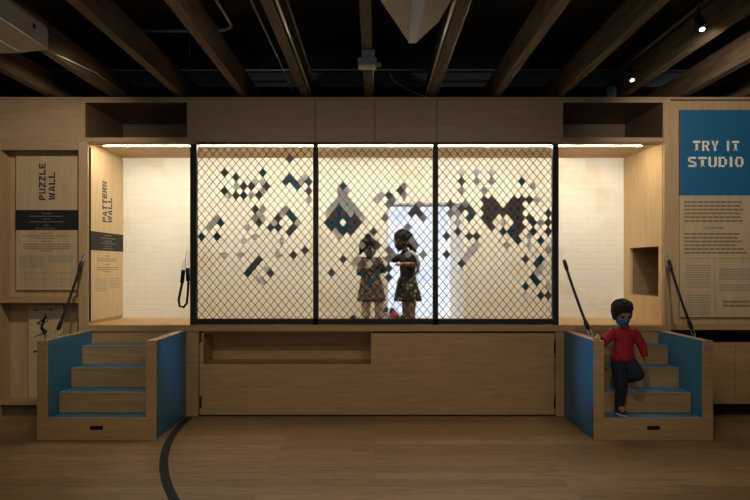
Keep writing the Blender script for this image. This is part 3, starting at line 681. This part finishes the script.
tag(MB().tube([(-1.66, -.75, 3.95), (-1.66, -.75, 3.36)], .005, 6).build('hanging_rod', 'conduit'), 'thin rod hanging from the ceiling at upper left', 'rod')
ib = MB(); y0 = .55
ib.box(-4.6, 4.6, y0, y0+.16, 3.431, 3.445); ib.box(-4.6, 4.6, y0+.074, y0+.086, 3.445, 3.60); ib.box(-4.6, 4.6, y0, y0+.16, 3.60, 3.614)
tag(ib.build('steel_beam', 'duct'), 'dark bluish steel beam lying across the timbers above the cabinets', 'beam')

# junction box
jb = thing('junction_box', (-.065, -1.5, 3.06), 'small grey box fixed under the centre ceiling beam', 'junction box')
MB().box(-.105, .0, -1.53, -1.40, 3.13, 3.204).build('mount', 'grey_casing', jb, bevel=.004)
MB().box(-.135, .012, -1.56, -1.40, 3.075, 3.135).build('cover', 'cream_casing', jb, bevel=.006)
MB().cyl((.012, -1.5, 3.09), (.05, -1.5, 3.09), .022, .018).build('knob', 'cream_casing', jb)
# white casing upper left: a long unit, chamfered underneath
wc = thing('ceiling_unit', (-2.9, -3.2, 2.99), 'long white casing hanging at the upper left corner', 'ceiling unit')
def prof(Y, k=0): return [(-2.30-k, Y, 3.02), (-2.49-k*.8, Y, 2.995), (-2.95, Y, 2.985), (-3.5, Y, 3.02), (-3.5, Y, 3.204), (-2.33-k, Y, 3.204), (-2.30-k, Y, 3.16)]
P0, P1 = prof(-2.13), prof(-4.6); mm = MB(); nn = len(P0)
mm.add(P0+P1, [tuple(range(nn)), tuple(range(2*nn-1, nn-1, -1))]+[(i, nn+i, nn+(i+1) % nn, (i+1) % nn) for i in range(nn)])
mm.build('casing', 'white_plastic', wc, bevel=.006)
MB().tube([(-2.296, -2.2, 3.018), (-2.296, -4.6, 3.018)], .004, 6).build('edge_trim', 'steel', wc)
MB().tube([(-2.49, -2.2, 2.993), (-2.49, -4.6, 2.993)], .004, 6).build('edge_trim', 'steel', wc)
MB().box(-2.302, -2.294, -2.36, -2.33, 3.10, 3.13).build('badge', 'black_metal', wc)
MB().tube([(-2.325, -2.2, 3.02), (-2.40, -1.0, 3.16), (-2.47, -.1, 3.2)], .003, 6).build('cable', 'conduit', wc)
# cream casing top centre
cc = thing('hanging_casing', (.24, -2.9, 3.02), 'cream pointed casing hanging at the top beside centre', 'ceiling unit')
ol = [(.235, -2.21), (.285, -2.21), (.415, -2.50), (.47, -2.99), (.50, -3.7), (-.12, -3.7), (.005, -2.99)]
zk = {0: 3.045, 1: 3.045}
bot = [Vector((x, y, 3.045 if i < 2 else 3.09)) for i, (x, y) in enumerate(ol)]; top = [Vector((x, y, 3.204)) for x, y in ol]
r0_, r1_ = Vector((.20, -3.7, 3.0)), Vector((.29, -3.7, 3.0))
V = bot+top+[r0_, r1_]
mm = MB(); mm.add(V, [(0, 14, 5, 6), (1, 2, 3, 4, 15)]+[(i, (i+1) % 7, 7+(i+1) % 7, 7+i) for i in range(7) if i != 4]+[(4, 15, 14, 5, 12, 11), (7, 8, 9, 10, 11, 12, 13)])
mm.build('casing', 'cream_casing', cc)
mm = MB(); dz = Vector((0, 0, -.002)); mm.add([bot[0]+dz, bot[1]+dz, r1_+dz, r0_+dz, bot[0]+Vector((0, 0, .01)), bot[1]+Vector((0, 0, .01)), r1_+Vector((0, 0, .01)), r0_+Vector((0, 0, .01))], [(0, 1, 2, 3), (4, 7, 6, 5), (0, 4, 5, 1), (1, 5, 6, 2), (2, 6, 7, 3), (3, 7, 4, 0)])
mm.build('lower_strip', 'grey_casing', cc)
MB().box(.232, .288, -2.212, -2.206, 3.043, 3.055).build('corner_cap', 'white_plastic', cc)

# spotlights on a track
tk = tag(MB().box(2.32, 2.36, -3.6, -.2, 3.37, 3.40).build('lamp_track', 'black_metal'), 'dark lighting track carrying the two spotlights at upper right', 'track')
def spotlight(Y, z, label):
    t = thing('spotlight', (2.34, Y, z), label, 'spotlight', 'ceiling spotlights')
    c0 = Vector((2.34, Y, z)); d = Vector((.05, -.55, -1)).normalized()
    MB().cyl(c0-d*.11, c0, .034, .038).build('can', 'black_metal', t, smooth=False)
    MB().cyl(c0-d*.002, c0+d*.003, .019).build('lens', 'lens', t)
    MB().cyl(c0-d*.10, (2.34, Y+.05, 3.37), .008).build('stem', 'black_metal', t)
spotlight(-.65, 3.19, 'lit spotlight nearer the cabinets, lower left of the two')
spotlight(-2.05, 3.19, 'lit spotlight closer to the viewer, upper right of the two')
vb = tag(MB().box(2.33, 2.42, .02, .12, 3.19, 3.30).build('control_box', 'duct', bevel=.004), 'small grey box on cabinet tops below the left spotlight', 'box')

# ================================================================== people
def hand(m, wr, d, nrm, side=1, k=1.0, curl=.35):
    wr, d, nrm = Vector(wr), Vector(d).normalized(), Vector(nrm); nrm = (nrm-d*nrm.dot(d)).normalized(); s_ = d.cross(nrm)*side
    pl = .042*k
    for f, (o_, ln) in enumerate(((.0195, .033), (.0065, .039), (-.0065, .036), (-.0185, .027))):
        a_ = wr+s_*o_*k*.55; b_ = wr+d*pl*(1-.08*abs(f-1))+s_*o_*k
        m.cap(a_, .011*k, b_, .0085*k, 8)
        d1 = d*math.cos(curl)+nrm*math.sin(curl); d2 = d*math.cos(2.1*curl)+nrm*math.sin(2.1*curl)
        c_ = b_+d1*ln*k*.55; e = c_+d2*ln*k*.45
        m.cap(b_, .0064*k, c_, .0058*k, 8); m.cap(c_, .0058*k, e, .0048*k, 8)
    a_ = wr+d*.010*k+s_*.012*k; b_ = a_+(s_*.75+d*.65+nrm*.2).normalized()*.026*k; c_ = b_+(d*.9+s_*.25+nrm*.35).normalized()*.020*k
    m.cap(a_, .009*k, b_, .0072*k, 8); m.cap(b_, .0072*k, c_, .0058*k, 8)
def head_frame(c, yaw, pitch, roll=0):
    return Matrix.Translation(c) @ Matrix.Rotation(yaw, 4, 'Z') @ Matrix.Rotation(pitch, 4, 'X') @ Matrix.Rotation(roll, 4, 'Y')
def head(m, F, k=1.0):
    h_ = MB()
    h_.ell((0, .008, .016), (.070, .083, .080)); h_.ell((0, -.020, -.043), (.052, .056, .050)); h_.ell((0, -.026, -.010), (.060, .052, .05))
    h_.cap((0, -.079, .002), .008, (0, -.090, -.020), .012, 8); h_.ell((-.011, -.082, -.024), .008); h_.ell((.011, -.082, -.024), .008)
    h_.ell((0, -.073, -.048), (.020, .009, .007)); h_.ell((0, -.066, -.080), (.02, .014, .014))
    for s_ in (-1, 1): h_.ell((s_*.071, .012, -.014), (.009, .018, .026)); h_.ell((s_*.03, -.062, .020), (.02, .014, .008))
    h_.v = [F @ (p*k) for p in h_.v]; m.add(h_.v, h_.f)
def face_bits(root, F, k, mask_mat):
    for s_ in (-1, 1):
        e = MB(); e.ell((s_*.029, -.0735, .003), (.0125, .008, .0085)); e.v = [F @ (p*k) for p in e.v]; e.build('eye', 'eye', root, smooth=True)
        e = MB(); e.cap((s_*.018, -.082, .022), .0035, (s_*.044, -.073, .022), .003, 8); e.v = [F @ (p*k) for p in e.v]; e.build('eyebrow', 'hair', root, smooth=True)
    vs = []; fs = []; na, nv = 15, 8
    for lay in (0, -.003):
        for j in range(nv):
            v = j/(nv-1); z = -.010-.090*v
            bulge = math.sin(math.pi*min(1, v*1.15+.12))
            for i in range(na):
                a_ = math.radians(-78+156*i/(na-1)); nose = math.exp(-(a_/.5)**2)
                rx = (.067-.014*v*v)+lay; ry = .080+.022*nose*bulge*(1-.4*v)-.006*v+lay
                zz = z*(1-.25*abs(math.sin(a_)))-.012*abs(math.sin(a_))*(1-v)+.012*nose*(1-v)
                vs.append(F @ (Vector((rx*math.sin(a_), -ry*math.cos(a_)-.003, zz))*k))
    N = na*nv
    for j in range(nv-1):
        for i in range(na-1):
            q = j*na+i; fs.append((q, q+1, q+na+1, q+na)); fs.append((N+q, N+q+na, N+q+na+1, N+q+1))
    rim = [i for i in range(na)]+[j*na+na-1 for j in range(1, nv)]+[(nv-1)*na+i for i in range(na-2, -1, -1)]+[j*na for j in range(nv-2, 0, -1)]
    for a_, b_ in zip(rim, rim[1:]+rim[:1]): fs.append((a_, b_, N+b_, N+a_))
    mk = MB(); mk.add(vs, fs); mo = mk.build('face_mask', mask_mat, root, smooth=True)
    for s_ in (-1, 1):
        q = MB(); q.tube([F @ (Vector(p)*k) for p in ((s_*.062, -.02, -.022), (s_*.074, .0, -.004), (s_*.079, .022, .004), (s_*.077, .03, -.02), (s_*.066, -.012, -.062))], .0016*k, 6)
        q.build('ear_loop', mask_mat, mo)
def shoe(root, ank, d, mat, sole, k=1.0, ground=None):
    ank = Vector(ank); d = Vector(d).normalized(); z0 = ground
    m = MB(); base = Vector((ank.x, ank.y, z0+.028*k))
    m.cap(base-d*.022*k, .027*k, base+d*.055*k, .025*k); m.cap(base+d*.055*k, .025*k, base+d*.085*k-Vector((0, 0, .004)), .021*k); m.cap(base-d*.012*k, .028*k, base-d*.012*k+Vector((0, 0, .035*k)), .028*k)
    m.v = [Vector((p.x, p.y, max(p.z, z0+.007))) for p in m.v]
    o = m.blob('shoe', mat, root, .005, 2)
    s_ = MB(); sd = d.cross(Vector((0, 0, 1))); pts = []
    for q in range(20):
        an = 2*math.pi*q/20; pts.append(Vector((ank.x, ank.y, z0))+d*(.030*k+.078*k*math.cos(an))+sd*(.030*k*math.sin(an)))
    s_.prism(pts, (0, 0, .012)); s_.build('sole', sole, o)
    return o

def strands(hm, n, seed, front=-.35, low=-.35, ln=.035, rr=.010, R=(.083, .086, .084), c=(0, .026, .034)):
    rnd = random.Random(seed); c = Vector(c)
    while n:
        d = Vector((rnd.gauss(0, 1), rnd.gauss(0, 1), rnd.gauss(0, 1))).normalized()
        if d.z < low or (d.y < front and d.z < .45): continue
        p = c+Vector((d.x*R[0], d.y*R[1], d.z*R[2]))*.97
        t = Vector((d.x*.5+rnd.gauss(0, .4), d.y*.5+rnd.gauss(0, .4), -.7+d.z*.3)); t = (t-d*t.dot(d)*.9).normalized()
        hm.cap(p, rr, p+t*ln*rnd.uniform(.6, 1.2)+d*.006, rr*.45, 6); n -= 1
# ---- child in red on the right steps
Yt = -.87
TD = thing('person', (2.18, -.86, .190), 'toddler in red sweater and blue mask stepping down the right steps', 'person')
q = lambda x, y, Y=Yt: px(x, y, Y)
hc = q(622.5, 314.5, -.90); F = head_frame(hc, math.radians(6), math.radians(20))
body = MB(); head(body, F, 1.0)
neck0, neck1 = q(623, 321, -.87), q(624, 329, -.86)
body.cap(neck0, .036, neck1, .04)
pel, wai, che = q(624, 359, -.84), q(623.5, 350, -.845), q(624, 337, -.855)
body.cap(pel, .078, wai, .072); body.cap(wai, .072, che, .078)
sR, sL = q(613, 333, -.86), q(634.5, 333, -.86)
body.cap(che, .066, sR, .036); body.cap(che, .066, sL, .036)
eR, wR = q(602.5, 343.5, -.84), Vector((1.948, -.905, .882))
eL, wL = q(642, 345.5, -.86), q(645, 356, -.90)
body.chain([(sR, .036), (eR, .03), (wR, .021)]); body.chain([(sL, .036), (eL, .03), (wL, .021)])
hand(body, wR+Vector((0, 0, -.004)), (-.35, -.9, -.12), (0, 0, -1), -1, .95, .28)
hand(body, wL, (.15, -.15, -1), (-1, .1, 0), 1, .95, .35)
hR, kR, aR = q(618.5, 364, -.845), Vector((2.162, -.885, .43)), Vector((2.158, -.845, .262))
hL, kL, aL = q(629.5, 364, -.85), q(637.5, 374, -1.0), Vector((2.205, -.70, .455))
body.chain([(hR, .062), (kR, .044), (aR, .03)]); body.chain([(hL, .062), (kL, .046), (aL, .03)])
body.cap(aR, .03, aR+Vector((.01, -.06, -.035)), .022); body.cap(aL, .03, aL+Vector((.0, -.05, -.04)), .022)
body.blob('body', 'skin', TD, .0035, 2)
face_bits(TD, F, 1.0, 'mask_blue')
hm = MB(); hm.ell((0, .026, .034), (.083, .086, .082)); hm.ell((0, .05, -.01), (.074, .058, .07))
for i in range(15):
    a_ = math.radians(-100+200*i/14); x_ = .076*math.sin(a_); y_ = -.074*math.cos(a_)+.004
    hm.cap((x_*.8, y_*.8+.01, .082), .022, (x_*.99, y_*.99+.006, .040-.060*abs(math.sin(a_))**2), .008, 8)

for s_ in (-1, 1): hm.ell((s_*.062, .012, -.002), (.026, .046, .058))
strands(hm, 110, 3, low=-.55)
hm.v = [F @ (Vector((p.x*.97, p.y, p.z+.006))*1.04) for p in hm.v]; hm.blob('hair', 'hair_brown', TD, .004, 1)
sw = MB(); sw.cap(q(623.5, 356, -.845), .090, che, .082); sw.cap(che, .078, sR, .046); sw.cap(che, .078, sL, .046); sw.cap(neck1+Vector((0, 0, .005)), .05, che, .08)
sw.chain([(sR, .047), (eR, .042), (wR+(eR-wR)*.22, .033)]); sw.chain([(sL, .047), (eL, .042), (wL+(eL-wL)*.15, .033)])
sw.cap(q(617, 357.5, -.845), .060, q(629, 357.5, -.845), .062)
sw.blob('sweater', 'red', TD, .006, 4)
tr = MB(); tr.cap(pel, .088, hR, .07); tr.cap(pel, .088, hL, .07); tr.chain([(hR, .073), (kR, .056), (aR+Vector((0, 0, .015)), .044)]); tr.chain([(hL, .073), (kL, .06), (aL+(kL-aL)*.08, .042)])
tr.blob('trousers', 'navy', TD, .006, 4)
shoe(TD, aR, (.25, -1, 0), 'dark_shoe', 'white_shoe', 1.0, .190)
sh = shoe(TD, aL, (.1, -1, 0), 'dark_shoe', 'white_shoe', 1.0, .395)

# ---- girl in navy top and flowered skirt
Yb = .56
GB = thing('person', (px(407, 300, Yb).x, Yb, DECK), 'girl in navy top and flowered skirt handing something, in front of bright window', 'person')
q = lambda x, y, Y=Yb: px(x, y, Y)
hc = q(402, 241, Yb-.01); F = head_frame(hc, math.radians(-58), math.radians(16))
body = MB(); head(body, F, 1.02)
nk = q(405.5, 252.5); body.cap(q(404, 247), .033, nk, .036)
pel, wai, che = q(408, 283.5), q(407.5, 275), q(407.5, 261)
body.cap(pel, .082, wai, .072); body.cap(wai, .072, che, .078)
sF, sN = q(403, 256.5, Yb+.07), q(410.5, 256.5, Yb-.08)
body.cap(che, .068, sF, .04); body.cap(che, .068, sN, .04)
eF, wF = q(394.5, 259.5, Yb+.03), q(387.2, 257.6, Yb-.06)
eN, wN = q(416.5, 264.5, Yb-.11), q(401.5, 264, Yb-.16)
body.chain([(sF, .034), (eF, .028), (wF, .02)]); body.chain([(sN, .035), (eN, .030), (wN, .021)])
hand(body, wF, (-1, -.15, .05), (0, 0, -1), 1, 1.0, .45); hand(body, wN, (-1, .1, .02), (0, .3, -1), 1, 1.0, .4)
legs = []
for x_, yo in ((405.8, .05), (411.5, -.05)):
    hp, kn, an = q(407.5, 286, Yb+yo), q(x_+.3, 303, Yb+yo), Vector((px(x_, 318, Yb).x, Yb+yo, DECK+.058)); legs.append((hp, kn, an))
    body.chain([(hp, .062), (kn, .043), (an, .029)]); body.cap(an, .029, an+Vector((-.06, -.02, -.032)), .022)
body.blob('body', 'skin_dark', GB, .0035, 2)
face_bits(GB, F, 1.02, 'mask_dark')
hm = MB(); hm.ell((0, .028, .034), (.083, .086, .083)); hm.ell((0, .07, -.01), (.07, .05, .08)); hm.ell((0, .012, .07), (.070, .074, .045))
for i in range(11):
    a_ = math.radians(-95+190*i/10); hm.cap((.062*math.sin(a_), -.06*math.cos(a_)+.01, .075), .016, (.076*math.sin(a_), -.074*math.cos(a_)+.006, .04-.045*math.sin(a_)**2), .009, 8)
hm.chain([((.0, .10, -.02), .05), ((.0, .115, -.09), .042), ((0, .10, -.17), .03)]); hm.chain([((.05, .06, -.04), .03), ((.05, .07, -.12), .024)])
strands(hm, 90, 5, ln=.05, low=-.6)
hm.v = [F @ (p*1.05) for p in hm.v]; hm.blob('hair', 'hair', GB, .004, 1)
tp = MB(); tp.cap(q(408, 281), .084, che, .088); tp.cap(che, .08, sF, .05); tp.cap(che, .08, sN, .05); tp.cap(nk, .045, che, .07)
tp.chain([(sF, .046), (eF, .038), (wF+(eF-wF)*.12, .028)]); tp.chain([(sN, .048), (eN+(sN-eN)*.12, .04)])
tp.blob('top', 'navy', GB, .006, 3)
def skirt(root, c_top, c_bot, r0, r1, mat, folds=9, amp=.06, name='skirt'):
    c_top, c_bot = Vector(c_top), Vector(c_bot); n = 54; vs = []; fs = []; rows = 10
    for lay in (0, -.004):
        for j in range(rows):
            f = j/(rows-1); c_ = c_top.lerp(c_bot, f); r = r0+(r1-r0)*(f**.8)
            for i in range(n):
                an = 2*math.pi*i/n; rr = r*(1+amp*f*math.sin(folds*an))+lay
                vs.append((c_.x+rr*math.cos(an), c_.y+rr*.96*math.sin(an), c_.z))
    N = n*rows
    for j in range(rows-1):
        for i in range(n):
            a_ = j*n+i; b_ = j*n+(i+1) % n; fs.append((a_, b_, b_+n, a_+n)); fs.append((N+a_, N+a_+n, N+b_+n, N+b_))
    for i in range(n):
        fs.append((i, N+i, N+(i+1) % n, (i+1) % n)); k_ = (rows-1)*n; fs.append((k_+i, k_+(i+1) % n, N+k_+(i+1) % n, N+k_+i))
    m = MB(); m.add(vs, fs); return m.build(name, mat, root, smooth=True)
skirt(GB, q(407, 277.5), q(408, 301), .093, .148, 'skirt')
for hp, kn, an in legs:
    lg = MB(); lg.chain([(hp, .066), (kn, .048), (an+Vector((0, 0, .0)), .035)]); lg.blob('legging', 'leggings', GB, .006, 2)
    shoe(GB, an, (-1, -.25, 0), 'mauve_shoe', 'white_shoe', .95, DECK)
sc_ = MB(); sc_.tube([q(411, 251, Yb-.10), q(416.5, 256, Yb-.13), q(418.5, 263, Yb-.13), q(418, 271, Yb-.10), q(413, 277, Yb-.09)], [.014, .018, .02, .018, .012], 10)
sc_.build('shoulder_strap', 'grey_scarf', GB, smooth=True)

# ---- smaller child in patterned dress
Ya = .40
GA = thing('person', (px(371, 300, Ya).x, Ya, DECK), 'small child in brown patterned dress and grey mask, left of girl in navy', 'person')
q = lambda x, y, Y=Ya: px(x, y, Y)
hc = q(369, 247.5, Ya-.02); F = head_frame(hc, math.radians(28), math.radians(14))
ka = .88; body = MB(); head(body, F, ka)
nk = q(370, 257.5); body.cap(q(369.5, 253), .03, nk, .033)
pel, wai, che = q(371.5, 285), q(371, 277), q(370.5, 265)
body.cap(pel, .074, wai, .066); body.cap(wai, .066, che, .07)
sR, sL = q(362.5, 261, Ya), q(378.5, 261, Ya)
body.cap(che, .062, sR, .036); body.cap(che, .062, sL, .036)
eR, wR = q(359.8, 272.5, Ya-.03), q(366.5, 268, Ya-.12)
eL, wL = q(383.5, 270, Ya-.02), q(379.5, 261.5, Ya-.10)
body.chain([(sR, .032), (eR, .027), (wR, .019)]); body.chain([(sL, .032), (eL, .027), (wL, .019)])
hand(body, wR, (1, -.2, .15), (0, .4, -1), -1, .85, .45); hand(body, wL, (.25, -.2, 1), (-1, 0, .1), -1, .85, .4)
legs = []
for x_ in (366, 379):
    hp, kn, an = q(371.5+(x_-372.5)*.6, 288), q(x_, 304), Vector((px(x_, 318, Ya).x, Ya, DECK+.055)); legs.append((hp, kn, an))
    body.chain([(hp, .058), (kn, .042), (an, .028)]); body.cap(an, .028, an+Vector((.01, -.055, -.03)), .021)
body.blob('body', 'skin_dark', GA, .0035, 2)
face_bits(GA, F, ka, 'mask_grey')
hm = MB(); hm.ell((0, .026, .034), (.083, .086, .082)); hm.ell((0, .06, -.01), (.068, .05, .07)); hm.ell((-.01, .03, .125), (.042, .042, .035))
for i in range(11):
    a_ = math.radians(-110+220*i/10); hm.cap((.064*math.sin(a_), -.062*math.cos(a_)+.01, .075), .016, (.078*math.sin(a_), -.076*math.cos(a_)+.006, .035-.07*math.sin(a_)**2), .010, 8)
for s_ in (-1, 1): hm.cap((s_*.08, .03, -.01), .028, (s_*.085, .03, -.075), .018)
strands(hm, 80, 7)
hm.v = [F @ (p*ka*1.04) for p in hm.v]; hm.blob('hair', 'hair_brown', GA, .004, 1)
dt = MB(); dt.cap(q(371, 280), .080, che, .078); dt.cap(che, .072, sR, .046); dt.cap(che, .072, sL, .046); dt.cap(nk, .042, che, .06)
dt.chain([(sR, .044), (eR, .038), (wR+(eR-wR)*.2, .030)]); dt.chain([(sL, .044), (eL, .038), (wL+(eL-wL)*.2, .030)])
dt.blob('dress_top', 'dress', GA, .006, 3)
skirt(GA, q(371, 272), q(371.5, 301), .088, .150, 'dress', 8, .05, 'dress_skirt')
for hp, kn, an in legs:
    lg = MB(); lg.chain([(hp, .062), (kn, .05), (an, .042)]); lg.blob('legging', 'beige', GA, .006, 2)
    shoe(GA, an, (.15, -1, 0), 'dark_shoe', 'white_shoe', .9, DECK)

# ------------------------------------------------------------------ things on the stage floor between and beside the children
def lump(name, x, y, Y, r, mat, label, cat, kx=1.0):
    c_ = px(x, y, Y); m = MB(); R = Vector(r)
    m.ell((c_.x, c_.y, DECK+R.z*.98), r); m.ell((c_.x+R.x*.4, c_.y+.01, DECK+R.z*.7), (R.x*.7, R.y*.8, R.z*.68)); m.ell((c_.x-R.x*.45, c_.y, DECK+R.z*.6), (R.x*.65, R.y*.8, R.z*.58))
    m.v = [Vector((p.x, p.y, max(p.z, DECK))) for p in m.v]
    o = m.build(name, mat, None, smooth=True); r_ = o.modifiers.new('skin', 'REMESH'); r_.mode = 'VOXEL'; r_.voxel_size = .006; r_.use_smooth_shade = True
    k_ = o.modifiers.new('soft', 'SMOOTH'); k_.iterations = 4
    return tag(o, label, cat, 'soft items on the stage')
lump('cloth_bundle', 385.6, 313, .80, (.032, .035, .072), 'purple_cloth', 'dark purple bundle on stage beside the small child\'s leg', 'bundle')
lump('cloth_bundle', 392.2, 313, .82, (.038, .035, .066), 'purple_cloth', 'dark purple bundle on the stage right beside its twin, behind the pink one', 'bundle')
lump('cloth_bundle', 386.4, 317, .56, (.046, .04, .048), 'white_cloth', 'white bundle on the stage in front of the purple bundles', 'bundle')
lump('cloth_bundle', 394.6, 317, .64, (.052, .04, .050), 'pink_cloth', 'pink and red bundle on the stage by the girl\'s feet', 'bundle')
lump('cloth_bundle', 353.2, 315, .62, (.032, .03, .03), 'dark_shoe', 'small dark bundle on stage left of the small child', 'bundle')
tag(MB().box(px(350, 318, .58).x, px(364, 318, .58).x, .5, .58, DECK, DECK+.022).build('paper_stack', 'white_cloth', bevel=.003), 'small white stack on the stage left of the small child', 'papers')
